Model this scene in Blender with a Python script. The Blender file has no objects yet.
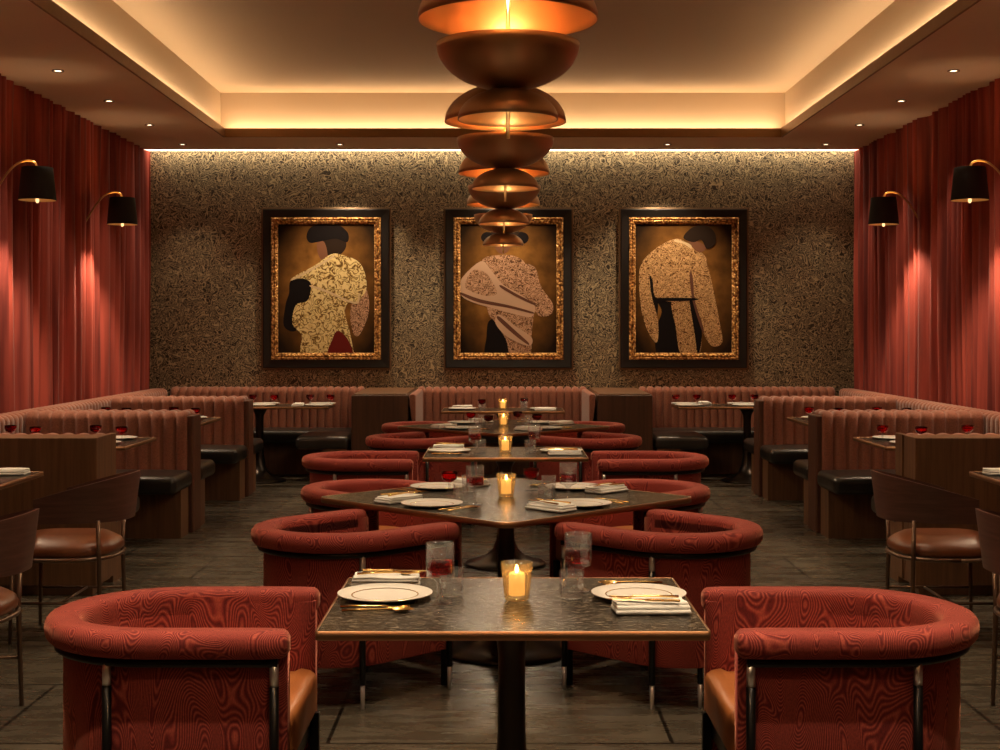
import bpy, bmesh, math, random
from math import sin, cos, pi, radians, sqrt
from mathutils import Vector
random.seed(7)
S = bpy.context.scene
COL = S.collection
S.view_settings.view_transform = 'Standard'
S.view_settings.look = 'None'
S.view_settings.gamma = 1
S.view_settings.use_curve_mapping = False
S.view_settings.exposure = 0.5
S.cycles.use_denoising = True
S.cycles.max_bounces = 9
S.cycles.diffuse_bounces = 4
S.cycles.glossy_bounces = 4
S.cycles.transmission_bounces = 8
S.cycles.transparent_max_bounces = 40
S.cycles.sample_clamp_indirect = 6
S.cycles.caustics_reflective = False
S.cycles.caustics_refractive = False

# ------------------------------------------------------------------ materials
def nt(name):
    m = bpy.data.materials.new(name); m.use_nodes = True
    t = m.node_tree
    return m, t, t.nodes['Principled BSDF']
def nd(t, typ, **kw):
    n = t.nodes.new(typ)
    for k, v in kw.items():
        if k.startswith('_'): setattr(n, k[1:], v)
        else:
            key = k.replace('__', ' ')
            n.inputs[key].default_value = v
    return n
def plain(name, col, rough=.5, metal=0, **kw):
    m, t, p = nt(name)
    p.inputs['Base Color'].default_value = (*col, 1)
    p.inputs['Roughness'].default_value = rough
    p.inputs['Metallic'].default_value = metal
    for k, v in kw.items(): p.inputs[k.replace('__', ' ')].default_value = v
    # a faint procedural unevenness in the gloss
    tc = nd(t, 'ShaderNodeTexCoord'); n = nd(t, 'ShaderNodeTexNoise', Scale=14.0, Detail=3.0)
    mr = nd(t, 'ShaderNodeMapRange'); mr.inputs[3].default_value = max(0, rough-.05); mr.inputs[4].default_value = min(1, rough+.05)
    t.links.new(tc.outputs['Object'], n.inputs['Vector']); t.links.new(n.outputs['Fac'], mr.inputs[0]); t.links.new(mr.outputs[0], p.inputs['Roughness'])
    return m
def emis(name, col, st):
    m, t, p = nt(name)
    p.inputs['Base Color'].default_value = (*col, 1)
    p.inputs['Emission Color'].default_value = (*col, 1)
    p.inputs['Emission Strength'].default_value = st
    return m
def ramp(t, src, stops):
    r = nd(t, 'ShaderNodeValToRGB'); e = r.color_ramp.elements
    while len(e) < len(stops): e.new(.5)
    for i, (pos, c) in enumerate(stops):
        e[i].position = pos; e[i].color = (*c, 1) if len(c) == 3 else c
    t.links.new(src, r.inputs[0]); return r
def mapping(t, scale=(1,1,1), space='Object'):
    tc = nd(t, 'ShaderNodeTexCoord'); mp = nd(t, 'ShaderNodeMapping')
    mp.inputs['Scale'].default_value = scale
    t.links.new(tc.outputs[space], mp.inputs[0]); return mp.outputs[0]
def bump(t, p, src, strength=.3, dist=.01):
    b = nd(t, 'ShaderNodeBump', Strength=strength, Distance=dist)
    t.links.new(src, b.inputs['Height']); t.links.new(b.outputs[0], p.inputs['Normal'])

def contour(t, vec, scale, k, detail=2.0, dist=0.0):
    n = nd(t, 'ShaderNodeTexNoise', Scale=scale, Detail=detail, Distortion=dist)
    t.links.new(vec, n.inputs['Vector'])
    mu = nd(t, 'ShaderNodeMath', _operation='MULTIPLY'); mu.inputs[1].default_value = k
    t.links.new(n.outputs['Fac'], mu.inputs[0])
    pp = nd(t, 'ShaderNodeMath', _operation='PINGPONG'); pp.inputs[1].default_value = .5
    t.links.new(mu.outputs[0], pp.inputs[0])
    m2 = nd(t, 'ShaderNodeMath', _operation='MULTIPLY'); m2.inputs[1].default_value = 2
    t.links.new(pp.outputs[0], m2.inputs[0])
    return m2.outputs[0]

def brushed(m):
    t = m.node_tree; p = t.nodes['Principled BSDF']; p.inputs['Anisotropic'].default_value = .8; p.inputs['Anisotropic Rotation'].default_value = .25
    tg = t.nodes.new('ShaderNodeTangent'); tg.direction_type = 'RADIAL'; tg.axis = 'Z'
    t.links.new(tg.outputs[0], p.inputs['Tangent']); return m
def mat_velvet():
    m, t, p = nt('red_cut_velvet')
    v = mapping(t, (1.25, 1.25, .55))
    c = contour(t, v, 4.6, 78, 1.2, .3)
    r = ramp(t, c, [(.15, (.17, .013, .012)), (.5, (.30, .032, .024)), (.9, (.50, .090, .055))])
    n = nd(t, 'ShaderNodeTexNoise', Scale=260.0, Detail=2.0); t.links.new(v, n.inputs['Vector'])
    mx = nd(t, 'ShaderNodeMix', _data_type='RGBA', _blend_type='MULTIPLY'); mx.inputs[0].default_value = .5
    r2 = ramp(t, n.outputs['Fac'], [(.3, (.45, .45, .45)), (.7, (1.35, 1.35, 1.35))])
    t.links.new(r.outputs[0], mx.inputs[6]); t.links.new(r2.outputs[0], mx.inputs[7])
    t.links.new(mx.outputs[2], p.inputs['Base Color'])
    p.inputs['Roughness'].default_value = .85
    p.inputs['Sheen Weight'].default_value = .55
    p.inputs['Sheen Roughness'].default_value = .35
    p.inputs['Sheen Tint'].default_value = (1, .42, .26, 1)
    bump(t, p, c, .3, .002)
    return m
def mat_wood(name, a, b, scale=(30, 30, 1.5), rough=.45):
    m, t, p = nt(name)
    v = mapping(t, scale)
    n = nd(t, 'ShaderNodeTexNoise', Scale=1.0, Detail=6.0, Roughness=.65, Distortion=.6); t.links.new(v, n.inputs['Vector'])
    r = ramp(t, n.outputs['Fac'], [(.3, a), (.7, b)])
    t.links.new(r.outputs[0], p.inputs['Base Color']); p.inputs['Roughness'].default_value = rough
    bump(t, p, n.outputs['Fac'], .08, .003)
    return m
def mat_leather(name, a, b, rough):
    m, t, p = nt(name)
    v = mapping(t)
    vo = nd(t, 'ShaderNodeTexVoronoi', Scale=180.0); t.links.new(v, vo.inputs['Vector'])
    n = nd(t, 'ShaderNodeTexNoise', Scale=7.0, Detail=4.0); t.links.new(v, n.inputs['Vector'])
    r = ramp(t, n.outputs['Fac'], [(.3, a), (.7, b)])
    t.links.new(r.outputs[0], p.inputs['Base Color']); p.inputs['Roughness'].default_value = rough
    bump(t, p, vo.outputs['Distance'], .25, .002)
    return m
def mat_chenille(name, a, b):
    m, t, p = nt(name)
    v = mapping(t)
    n = nd(t, 'ShaderNodeTexNoise', Scale=120.0, Detail=3.0); t.links.new(v, n.inputs['Vector'])
    r = ramp(t, n.outputs['Fac'], [(.3, a), (.7, b)])
    t.links.new(r.outputs[0], p.inputs['Base Color']); p.inputs['Roughness'].default_value = .8
    p.inputs['Sheen Weight'].default_value = .3
    bump(t, p, n.outputs['Fac'], .3, .004)
    return m
def mat_curtain():
    m, t, p = nt('red_curtain_cloth')
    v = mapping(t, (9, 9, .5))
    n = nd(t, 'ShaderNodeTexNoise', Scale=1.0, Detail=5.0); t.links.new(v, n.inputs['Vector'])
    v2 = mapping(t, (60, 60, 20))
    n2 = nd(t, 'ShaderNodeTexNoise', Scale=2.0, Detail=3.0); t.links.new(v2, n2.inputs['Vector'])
    r = ramp(t, n.outputs['Fac'], [(.34, (.15, .014, .010)), (.64, (.48, .078, .050))])  # cloth streaks, contrast raised to paint in light and shade of folds
    t.links.new(r.outputs[0], p.inputs['Base Color']); p.inputs['Roughness'].default_value = .75
    p.inputs['Sheen Weight'].default_value = .08
    bump(t, p, n2.outputs['Fac'], .15, .01)
    return m
def mat_wallpaper():
    m, t, p = nt('gold_filigree_wallpaper')
    v = mapping(t)
    c1 = contour(t, v, 6.0, 11, 1.0, 1.3)
    c2 = contour(t, v, 15.0, 7, 0.0, 1.0)
    mx = nd(t, 'ShaderNodeMath', _operation='MINIMUM'); t.links.new(c1, mx.inputs[0]); t.links.new(c2, mx.inputs[1])
    r = ramp(t, mx.outputs[0], [(.08, (.52, .42, .25)), (.26, (.17, .128, .074)), (.55, (.038, .028, .018))])
    sp = nd(t, 'ShaderNodeTexVoronoi', Scale=20.0); t.links.new(v, sp.inputs['Vector'])
    r2 = ramp(t, sp.outputs['Distance'], [(.12, (1, 1, 1)), (.2, (0, 0, 0))])
    add = nd(t, 'ShaderNodeMix', _data_type='RGBA', _blend_type='MIX'); t.links.new(r2.outputs[0], add.inputs[0])
    t.links.new(r.outputs[0], add.inputs[6]); add.inputs[7].default_value = (.45, .34, .18, 1)
    t.links.new(add.outputs[2], p.inputs['Base Color'])
    p.inputs['Roughness'].default_value = .5; p.inputs['Metallic'].default_value = .25
    bump(t, p, mx.outputs[0], .5, .006)
    return m
def mat_floor():
    m, t, p = nt('dark_stone_floor_tiles')
    v = mapping(t)
    br = nd(t, 'ShaderNodeTexBrick', Scale=1.0); br.offset = .5
    br.inputs['Mortar Size'].default_value = .008; br.inputs['Brick Width'].default_value = 1.3; br.inputs['Row Height'].default_value = .86
    br.inputs['Color1'].default_value = (.8, .8, .8, 1); br.inputs['Color2'].default_value = (1.2, 1.17, 1.1, 1); br.inputs['Mortar'].default_value = (.16, .15, .14, 1)
    br.inputs['Mortar Smooth'].default_value = .1
    t.links.new(v, br.inputs['Vector'])
    v2 = mapping(t, (1.6, 7, 1))
    n = nd(t, 'ShaderNodeTexNoise', Scale=1.7, Detail=9.0, Roughness=.66, Distortion=.4); t.links.new(v2, n.inputs['Vector'])
    r = ramp(t, n.outputs['Fac'], [(.25, (.050, .040, .029)), (.5, (.088, .074, .055)), (.75, (.145, .124, .094))])
    mx = nd(t, 'ShaderNodeMix', _data_type='RGBA', _blend_type='MULTIPLY'); mx.inputs[0].default_value = 1
    t.links.new(r.outputs[0], mx.inputs[6]); t.links.new(br.outputs['Color'], mx.inputs[7])
    t.links.new(mx.outputs[2], p.inputs['Base Color'])
    rr = nd(t, 'ShaderNodeMapRange'); rr.inputs[3].default_value = .12; rr.inputs[4].default_value = .42
    t.links.new(n.outputs['Fac'], rr.inputs[0]); t.links.new(rr.outputs[0], p.inputs['Roughness'])
    mh = nd(t, 'ShaderNodeMath', _operation='SUBTRACT'); t.links.new(n.outputs['Fac'], mh.inputs[0]); t.links.new(br.outputs['Fac'], mh.inputs[1])
    bump(t, p, mh.outputs[0], .25, .006)
    return m
def mat_stone():
    m, t, p = nt('black_grained_tabletop')
    v = mapping(t, (9, 34, 34))
    n = nd(t, 'ShaderNodeTexNoise', Scale=4.0, Detail=7.0, Roughness=.75, Distortion=.6); t.links.new(v, n.inputs['Vector'])
    r = ramp(t, n.outputs['Fac'], [(.44, (.003, .0025, .002)), (.54, (.032, .026, .020)), (.62, (.26, .21, .15))])
    t.links.new(r.outputs[0], p.inputs['Base Color']); p.inputs['Roughness'].default_value = .26; p.inputs['IOR'].default_value = 1.22
    bump(t, p, n.outputs['Fac'], .35, .002)
    return m
def mat_glass(name, col):
    m = bpy.data.materials.new(name); m.use_nodes = True; t = m.node_tree
    p = t.nodes['Principled BSDF']
    p.inputs['Base Color'].default_value = (*col, 1); p.inputs['Roughness'].default_value = .015
    p.inputs['Transmission Weight'].default_value = 1; p.inputs['IOR'].default_value = 1.35
    return m
def mat_thin(name, body, tint, rough=.04):
    m = bpy.data.materials.new(name); m.use_nodes = True; t = m.node_tree
    for n in list(t.nodes):
        if n.type != 'OUTPUT_MATERIAL': t.nodes.remove(n)
    out = t.nodes[0]
    tr = nd(t, 'ShaderNodeBsdfTransparent'); tr.inputs[0].default_value = (*tint, 1)
    gl = nd(t, 'ShaderNodeBsdfGlossy'); gl.inputs['Roughness'].default_value = rough
    tl = nd(t, 'ShaderNodeBsdfTranslucent'); tl.inputs[0].default_value = (*tint, 1)
    lw = nd(t, 'ShaderNodeLayerWeight', Blend=.5); pw = nd(t, 'ShaderNodeMath', _operation='POWER'); pw.inputs[1].default_value = 3.5; t.links.new(lw.outputs['Facing'], pw.inputs[0]); sc = nd(t, 'ShaderNodeMath', _operation='MULTIPLY_ADD'); sc.inputs[1].default_value = .55; sc.inputs[2].default_value = .08; t.links.new(pw.outputs[0], sc.inputs[0])
    m1 = nd(t, 'ShaderNodeMixShader'); m1.inputs[0].default_value = body
    t.links.new(tr.outputs[0], m1.inputs[1]); t.links.new(tl.outputs[0], m1.inputs[2])
    m2 = nd(t, 'ShaderNodeMixShader'); t.links.new(sc.outputs[0], m2.inputs[0])
    t.links.new(m1.outputs[0], m2.inputs[1]); t.links.new(gl.outputs[0], m2.inputs[2])
    t.links.new(m2.outputs[0], out.inputs[0]); return m
def mat_gilt():
    m, t, p = nt('carved_gilt')
    v = mapping(t); vo = nd(t, 'ShaderNodeTexVoronoi', Scale=36.0, Randomness=.9); t.links.new(v, vo.inputs['Vector'])
    r = ramp(t, vo.outputs['Distance'], [(.15, (.98, .66, .26)), (.5, (.66, .34, .10)), (.75, (.20, .08, .02))])
    t.links.new(r.outputs[0], p.inputs['Base Color']); p.inputs['Roughness'].default_value = .42; p.inputs['Metallic'].default_value = .55
    iv = nd(t, 'ShaderNodeMath', _operation='MULTIPLY'); iv.inputs[1].default_value = -1; t.links.new(vo.outputs['Distance'], iv.inputs[0])
    bump(t, p, iv.outputs[0], .9, .02)
    return m
def mat_embroid(name, a, b, c, scale=16, k=6):
    m, t, p = nt(name)
    v = mapping(t)
    c1 = contour(t, v, scale, k, 1.0, 1.0)
    r = ramp(t, c1, [(.1, c), (.4, b), (.75, a)])
    t.links.new(r.outputs[0], p.inputs['Base Color']); p.inputs['Roughness'].default_value = .9; p.inputs['Specular IOR Level'].default_value = .15
    return m
def mat_canvas():
    m, t, p = nt('brown_painted_ground')
    tc = nd(t, 'ShaderNodeTexCoord'); mp = nd(t, 'ShaderNodeMapping'); mp.inputs['Scale'].default_value = (1.5, 1.5, 1.05)
    t.links.new(tc.outputs['Object'], mp.inputs[0])
    g = nd(t, 'ShaderNodeTexGradient', _gradient_type='SPHERICAL'); t.links.new(mp.outputs[0], g.inputs[0])
    n = nd(t, 'ShaderNodeTexNoise', Scale=6.0, Detail=4.0); t.links.new(tc.outputs['Object'], n.inputs['Vector'])
    mu = nd(t, 'ShaderNodeMath', _operation='MULTIPLY'); t.links.new(g.outputs['Fac'], mu.inputs[0]); t.links.new(n.outputs['Fac'], mu.inputs[1])
    r = ramp(t, mu.outputs[0], [(0, (.020, .010, .004)), (.18, (.17, .075, .016)), (.42, (.42, .20, .045))])
    t.links.new(r.outputs[0], p.inputs['Base Color']); p.inputs['Roughness'].default_value = .9; p.inputs['Specular IOR Level'].default_value = .15
    return m

M = dict(
    velvet=mat_velvet(), curtain=mat_curtain(), wallpaper=mat_wallpaper(), floor=mat_floor(), stone=mat_stone(),
    walnut=mat_wood('walnut_veneer', (.11, .050, .022), (.22, .105, .048)),
    darkwood=mat_wood('dark_oak', (.045, .019, .009), (.10, .042, .019), (40, 40, 1.2)),
    plywood=mat_wood('stained_plywood', (.075, .033, .024), (.14, .066, .048), (4, 4, 40), .38),
    channel=mat_chenille('terracotta_chenille', (.21, .064, .033), (.37, .130, .070)),
    endcloth=mat_wood('brown_end_grain', (.07, .024, .012), (.13, .048, .024)),
    blackleather=mat_leather('black_leather', (.014, .013, .012), (.026, .023, .020), .28),
    tan=mat_leather('tan_leather', (.36, .115, .028), (.46, .16, .045), .42),
    brownleather=mat_leather('brown_leather', (.17, .052, .020), (.25, .082, .032), .33),
    black=plain('black_metal', (.012, .011, .011), .32, .6),
    chrome=plain('polished_chrome', (.85, .80, .78), .35, .8),
    bronze=plain('dark_bronze', (.20, .10, .052), .33, 1),
    edge=plain('bronze_edge', (.30, .15, .07), .42, .85),
    brass=plain('plain_brass', (.85, .55, .24), .34, 1), dome=brushed(plain('brushed_brass', (.86, .50, .22), .36, 1)),
    gold=plain('gold_cutlery', (.95, .62, .22), .2, 1),
    pedestal=plain('gunmetal', (.055, .044, .038), .3, .85),
    shell=brushed(plain('aged_bronze_shell', (.50, .29, .15), .42, .85)),
    china=plain('white_china', (.90, .87, .80), .22),
    linen=plain('white_linen', (.88, .86, .80), .8),
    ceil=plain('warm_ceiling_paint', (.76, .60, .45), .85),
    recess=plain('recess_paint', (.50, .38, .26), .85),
    fascia=plain('bronze_fascia', (.22, .105, .035), .45, .35),
    gilt=mat_gilt(),
    frameblack=plain('black_frame_lacquer', (.010, .008, .007), .4),
    rim=plain('antique_bronze_rim', (.20, .12, .06), .4, .5),
    shade=plain('black_lampshade', (.016, .016, .016), .75),
    shadein=plain('gold_lining', (.85, .60, .28), .5),
    diffglow=emis('lit_lamp_diffuser', (1, .66, .30), 1.1),
    ring=plain('dark_trim_ring', (.22, .15, .10), .5),
    glass=mat_thin('clear_glass', .05, (.97, .97, .97)), ribbed=mat_thin('ribbed_glass', .13, (1, .86, .62), .1), ruby=mat_glass('ruby_glass', (.55, .012, .012)),
    wax=plain('candle_wax', (.9, .75, .5), .5, 0, Emission__Strength=.9, Emission__Color=(1, .55, .18, 1)),  # wax given a glow of its own, standing in for the flame's light
    flame=emis('flame', (1, .55, .16), 40),
    bulb=emis('warm_bulb', (1, .70, .36), 16),
    led=emis('led_strip_glow', (1, .72, .42), 13),
    led2=emis('wall_wash_glow', (1, .80, .54), 5.5),
    lens=emis('downlight_lens', (1, .75, .48), 5),
    steel=plain('satin_bronze_leg', (.20, .125, .085), .35, .8),
    wallpaint=plain('dark_brown_wall_paint', (.12, .065, .04), .8),
    canvas=mat_canvas(),
    embgold=mat_embroid('gold_embroidery', (.90, .74, .36), (.72, .53, .20), (.16, .08, .02), 14, 4),
    embrose=mat_embroid('rose_embroidery', (.66, .40, .25), (.44, .24, .13), (.10, .045, .022), 22, 5),
    embtan=mat_embroid('tan_embroidery', (.72, .45, .21), (.50, .28, .11), (.12, .05, .018), 24, 5),
    pink=plain('painted_satin', (.66, .44, .30), .9, 0, Specular__IOR__Level=.1), pink2=plain('painted_rose_band', (.16, .07, .045), .9, 0, Specular__IOR__Level=.1),
    ink=plain('painted_black', (.012, .009, .009), .9, 0, Specular__IOR__Level=.1), skin=plain('painted_skin', (.22, .10, .055), .9, 0, Specular__IOR__Level=.1),
    hair=plain('painted_hair', (.03, .018, .012), .9, 0, Specular__IOR__Level=.1), wine=plain('painted_wine', (.17, .018, .014), .9, 0, Specular__IOR__Level=.1),
    pale=plain('painted_cream_line', (.75, .58, .34), .9, 0, Specular__IOR__Level=.1),
)

# ------------------------------------------------------------------ mesh helpers
class MB:
    def __init__(s): s.v = []; s.f = []; s.m = []; s.sm = []
    def add(s, vs, fs, mi=0, smooth=True):
        o = len(s.v); s.v += [tuple(v) for v in vs]
        for f in fs: s.f.append(tuple(i+o for i in f)); s.m.append(mi); s.sm.append(smooth)
        return s
    def box(s, x0, x1, y0, y1, z0, z1, mi=0):
        vs = [(x, y, z) for z in (z0, z1) for y in (y0, y1) for x in (x0, x1)]
        return s.add(vs, [(0,2,3,1),(4,5,7,6),(0,1,5,4),(2,6,7,3),(0,4,6,2),(1,3,7,5)], mi, False)
    def lathe(s, prof, n=32, c=(0,0,0), mi=0, mis=None, rib=0, ribn=0):
        vs = []; fs = []
        for r, z in prof:
            for i in range(n):
                a = 2*pi*i/n; rr = r*(1+rib*cos(ribn*a)) if ribn else r
                vs.append((c[0]+rr*cos(a), c[1]+rr*sin(a), c[2]+z))
        o = len(s.v); s.v += vs
        for j in range(len(prof)-1):
            for i in range(n):
                k = (i+1) % n
                s.f.append((o+j*n+i, o+j*n+k, o+(j+1)*n+k, o+(j+1)*n+i)); s.m.append(mis[j] if mis else mi); s.sm.append(True)
        return s
    def tube(s, path, r, n=10, mi=0, caps=True):
        P = [Vector(p) for p in path]; rings = []
        up = Vector((0, 0, 1)); vs = []
        rr = r if isinstance(r, (list, tuple)) else [r]*len(P)
        prev = None
        for i, p in enumerate(P):
            d = (P[min(i+1, len(P)-1)]-P[max(i-1, 0)]).normalized()
            if prev is None:
                a = d.cross(up)
                if a.length < .05: a = d.cross(Vector((1, 0, 0)))
                a.normalize()
            else:
                a = (prev-d*prev.dot(d)).normalized()
            prev = a; b = d.cross(a)
            for k in range(n):
                t = 2*pi*k/n; vs.append(p+(a*cos(t)+b*sin(t))*rr[i])
        fs = [(i*n+k, i*n+(k+1) % n, (i+1)*n+(k+1) % n, (i+1)*n+k) for i in range(len(P)-1) for k in range(n)]
        if caps: fs += [tuple(range(n)), tuple(range((len(P)-1)*n, len(P)*n))]
        return s.add(vs, fs, mi)
    def grid(s, fn, nu, nv, mi=0, smooth=True):
        vs = [fn(i/nu, j/nv) for j in range(nv+1) for i in range(nu+1)]
        fs = [(j*(nu+1)+i, j*(nu+1)+i+1, (j+1)*(nu+1)+i+1, (j+1)*(nu+1)+i) for j in range(nv) for i in range(nu)]
        return s.add(vs, fs, mi, smooth)
    def layers(s, outline, lay, mi=0, cap0=True, cap1=True, smooth=True, topmi=None):
        """outline: plan polygon; lay: (inset, z) from bottom to top"""
        n = len(outline); vs = []
        nor = []
        for i in range(n):
            a = Vector(outline[i-1]); b = Vector(outline[(i+1) % n]); d = (b-a)
            q = Vector((d.y, -d.x)); q = q.normalized() if q.length else q
            nor.append(q)
        area = sum(outline[i][0]*outline[(i+1) % n][1]-outline[(i+1) % n][0]*outline[i][1] for i in range(n))
        sg = 1 if area > 0 else -1
        for ins, z in lay:
            for i in range(n):
                vs.append((outline[i][0]-sg*nor[i].x*ins, outline[i][1]-sg*nor[i].y*ins, z))
        fs = [(j*n+i, j*n+(i+1) % n, (j+1)*n+(i+1) % n, (j+1)*n+i) for j in range(len(lay)-1) for i in range(n)]
        s.add(vs, fs, mi, smooth); o = len(s.v)-len(vs)
        if cap0: s.f.append(tuple(o+i for i in range(n))); s.m.append(mi); s.sm.append(False)
        if cap1: s.f.append(tuple(o+(len(lay)-1)*n+i for i in range(n))); s.m.append(mi if topmi is None else topmi); s.sm.append(False)
        return s
    def rbox(s, c, size, r, puff=0, n=3, m=6, mi=0):
        h = [x/2 for x in size]
        def samp(H):
            e = [H-r+r*math.tan(pi/4*k/n) for k in range(1, n+1)]
            mid = [(-1+2*k/m)*(H-r) for k in range(m+1)]
            return [-x for x in reversed(e)]+mid+e
        A = [samp(x) for x in h]
        def proj(p):
            q = [max(-(h[i]-r), min(h[i]-r, p[i])) for i in range(3)]
            d = [p[i]-q[i] for i in range(3)]; L = sqrt(sum(x*x for x in d)) or 1
            o = [q[i]+d[i]*r/L for i in range(3)]
            if puff and p[2] > 0:
                o[2] += puff*max(0, 1-(p[0]/h[0])**4)*max(0, 1-(p[1]/h[1])**4)
            return (c[0]+o[0], c[1]+o[1], c[2]+o[2])
        for ax in range(3):
            b1, b2 = [(1, 2), (0, 2), (0, 1)][ax]
            for sg in (-1, 1):
                U, V = A[b1], A[b2]; vs = []
                for v in V:
                    for u in U:
                        p = [0, 0, 0]; p[ax] = sg*h[ax]; p[b1] = u; p[b2] = v; vs.append(proj(p))
                nu = len(U)
                s.add(vs, [(j*nu+i, j*nu+i+1, (j+1)*nu+i+1, (j+1)*nu+i) for j in range(len(V)-1) for i in range(nu-1)], mi)
        return s
    def build(s, name, mats, parent=None, bevel=0, doubles=True):
        me = bpy.data.meshes.new(name); me.from_pydata(s.v, [], s.f)
        if not isinstance(mats, (list, tuple)): mats = [mats]
        for m in mats: me.materials.append(M[m])
        for i, p in enumerate(me.polygons): p.material_index = s.m[i]; p.use_smooth = s.sm[i]
        bm = bmesh.new(); bm.from_mesh(me)
        if doubles: bmesh.ops.remove_doubles(bm, verts=bm.verts, dist=1e-5)
        bmesh.ops.recalc_face_normals(bm, faces=bm.faces)
        bm.to_mesh(me); bm.free(); me.update()
        o = bpy.data.objects.new(name, me); COL.objects.link(o)
        if parent: o.parent = parent
        if bevel:
            b = o.modifiers.new('bevel', 'BEVEL'); b.width = bevel; b.segments = 2; b.limit_method = 'ANGLE'; b.angle_limit = radians(50)
        return o
def empty(name, loc=(0, 0, 0), rz=0):
    o = bpy.data.objects.new(name, None); COL.objects.link(o); o.location = loc; o.rotation_euler = (0, 0, rz); o.empty_display_size = .1
    return o
def tag(o, label, cat, group=None):
    o['label'] = label; o['category'] = cat
    if group: o['group'] = group
    return o
def struct(o): o['kind'] = 'structure'; return o
KIDS = {}
def copy_tree(o, parent=None):
    c = o.copy(); COL.objects.link(c)
    if parent: c.parent = parent
    if not parent:
        for k in ('label', 'group'):
            if k in c: del c[k]
    for ch in [x for x in bpy.data.objects if x.parent == o]: copy_tree(ch, c)
    return c
class Proto:
    """the first placement uses the built thing, later ones copy it and its parts"""
    def __init__(s, make): s.make = make; s.root = None
    def put(s, loc, rz, label, cat, group=None):
        if s.root is None: s.root = s.make(); o = s.root
        else: o = copy_tree(s.root)
        o.location = loc; o.rotation_euler = (0, 0, rz)
        return tag(o, label, cat, group)
def crom(pts, n=5, closed=True):
    out = []; N = len(pts)
    for i in range(N if closed else N-1):
        g = (lambda k: pts[k % N]) if closed else (lambda k: pts[max(0, min(N-1, k))])
        p0, p1, p2, p3 = g(i-1), g(i), g(i+1), g(i+2)
        for k in range(n):
            t = k/n
            out.append(tuple(.5*(2*b+(c-a)*t+(2*a-5*b+4*c-d)*t*t+(-a+3*b-3*c+d)*t**3) for a, b, c, d in zip(p0, p1, p2, p3)))
    if not closed: out.append(pts[-1])
    return out
def rrect(w, d, r, n=6):
    o = []
    for cx, cy, a0 in ((w/2-r, d/2-r, 0), (-w/2+r, d/2-r, pi/2), (-w/2+r, -d/2+r, pi), (w/2-r, -d/2+r, 3*pi/2)):
        for k in range(n+1):
            a = a0+pi/2*k/n; o.append((cx+r*cos(a), cy+r*sin(a)))
    return o
def area_light(name, loc, rot, sx, sy, e, col, parent=None):
    l = bpy.data.lights.new(name, 'AREA'); l.shape = 'RECTANGLE'; l.size = sx; l.size_y = sy; l.energy = e; l.color = col
    o = bpy.data.objects.new(name, l); COL.objects.link(o); o.location = loc; o.rotation_euler = rot
    if parent: o.parent = parent
    return o
def point(name, loc, e, col, r=.03, parent=None):
    l = bpy.data.lights.new(name, 'POINT'); l.energy = e; l.color = col; l.shadow_soft_size = r
    o = bpy.data.objects.new(name, l); COL.objects.link(o); o.location = loc
    if parent: o.parent = parent
    return o
def spot(name, loc, e, col, ang=70, blend=.6, r=.04, rot=(0, 0, 0), parent=None):
    l = bpy.data.lights.new(name, 'SPOT'); l.energy = e; l.color = col; l.spot_size = radians(ang); l.spot_blend = blend; l.shadow_soft_size = r
    o = bpy.data.objects.new(name, l); COL.objects.link(o); o.location = loc; o.rotation_euler = rot
    if parent: o.parent = parent
    return o
WARM = (1, .74, .48)
XL, XR, YB, YF, ZC = -4.11, 4.15, 15.41, -2.2, 3.58
H = 1.55

# ------------------------------------------------------------------ camera
cam = bpy.data.cameras.new('camera'); co = bpy.data.objects.new('camera', cam); COL.objects.link(co)
co.location = (0, 0, H); co.rotation_euler = (pi/2, 0, 0)
cam.sensor_width = 36; cam.lens = 1370/1000*36; cam.shift_y = -.043; cam.clip_start = .05
S.camera = co
w = bpy.data.worlds.new('world'); S.world = w; w.use_nodes = True
w.node_tree.nodes['Background'].inputs[0].default_value = (.30, .16, .08, 1)
w.node_tree.nodes['Background'].inputs[1].default_value = .05

# ------------------------------------------------------------------ room shell
struct(MB().box(XL-.2, XR+.2, YF-.2, YB+.2, -.2, 0).build('floor', 'floor'))
struct(MB().box(XL-.2, XR+.2, YB, YB+.2, 0, 4.3).build('wall_back', 'wallpaper'))
struct(MB().box(XL-.2, XL, YF, YB, 0, 4.3).build('wall_left', 'wallpaint'))
struct(MB().box(XR, XR+.2, YF, YB, 0, 4.3).build('wall_right', 'wallpaint'))
struct(MB().box(XL-.2, XR+.2, YF-.2, YF, 0, 4.3).build('wall_rear', 'wallpaint'))
LX0, LX1, LY0, LY1 = -2.88, 2.94, -1.0, 14.26       # tray opening
RX0, RX1, RY0, RY1, RZ = -2.955, 3.015, -1.08, 14.49, 4.08
c = MB()
c.box(XL, LX0, YF, 15.25, ZC, ZC+.08); c.box(LX1, XR, YF, 15.25, ZC, ZC+.08)
c.box(LX0, LX1, LY1, 15.25, ZC, ZC+.08); c.box(LX0, LX1, YF, LY0, ZC, ZC+.08)
c.box(XL, XR, 15.25, YB, ZC+.02, ZC+.08)
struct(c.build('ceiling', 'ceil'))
c = MB()
c.box(RX0-.1, RX0, RY0, RY1, ZC+.08, RZ); c.box(RX1, RX1+.1, RY0, RY1, ZC+.08, RZ)
c.box(RX0-.1, RX1+.1, RY1, RY1+.1, ZC+.08, RZ); c.box(RX0-.1, RX1+.1, RY0-.1, RY0, ZC+.08, RZ)
c.box(RX0-.1, RX1+.1, RY0-.1, RY1+.1, RZ, RZ+.1)
struct(c.build('ceiling', 'recess'))
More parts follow.
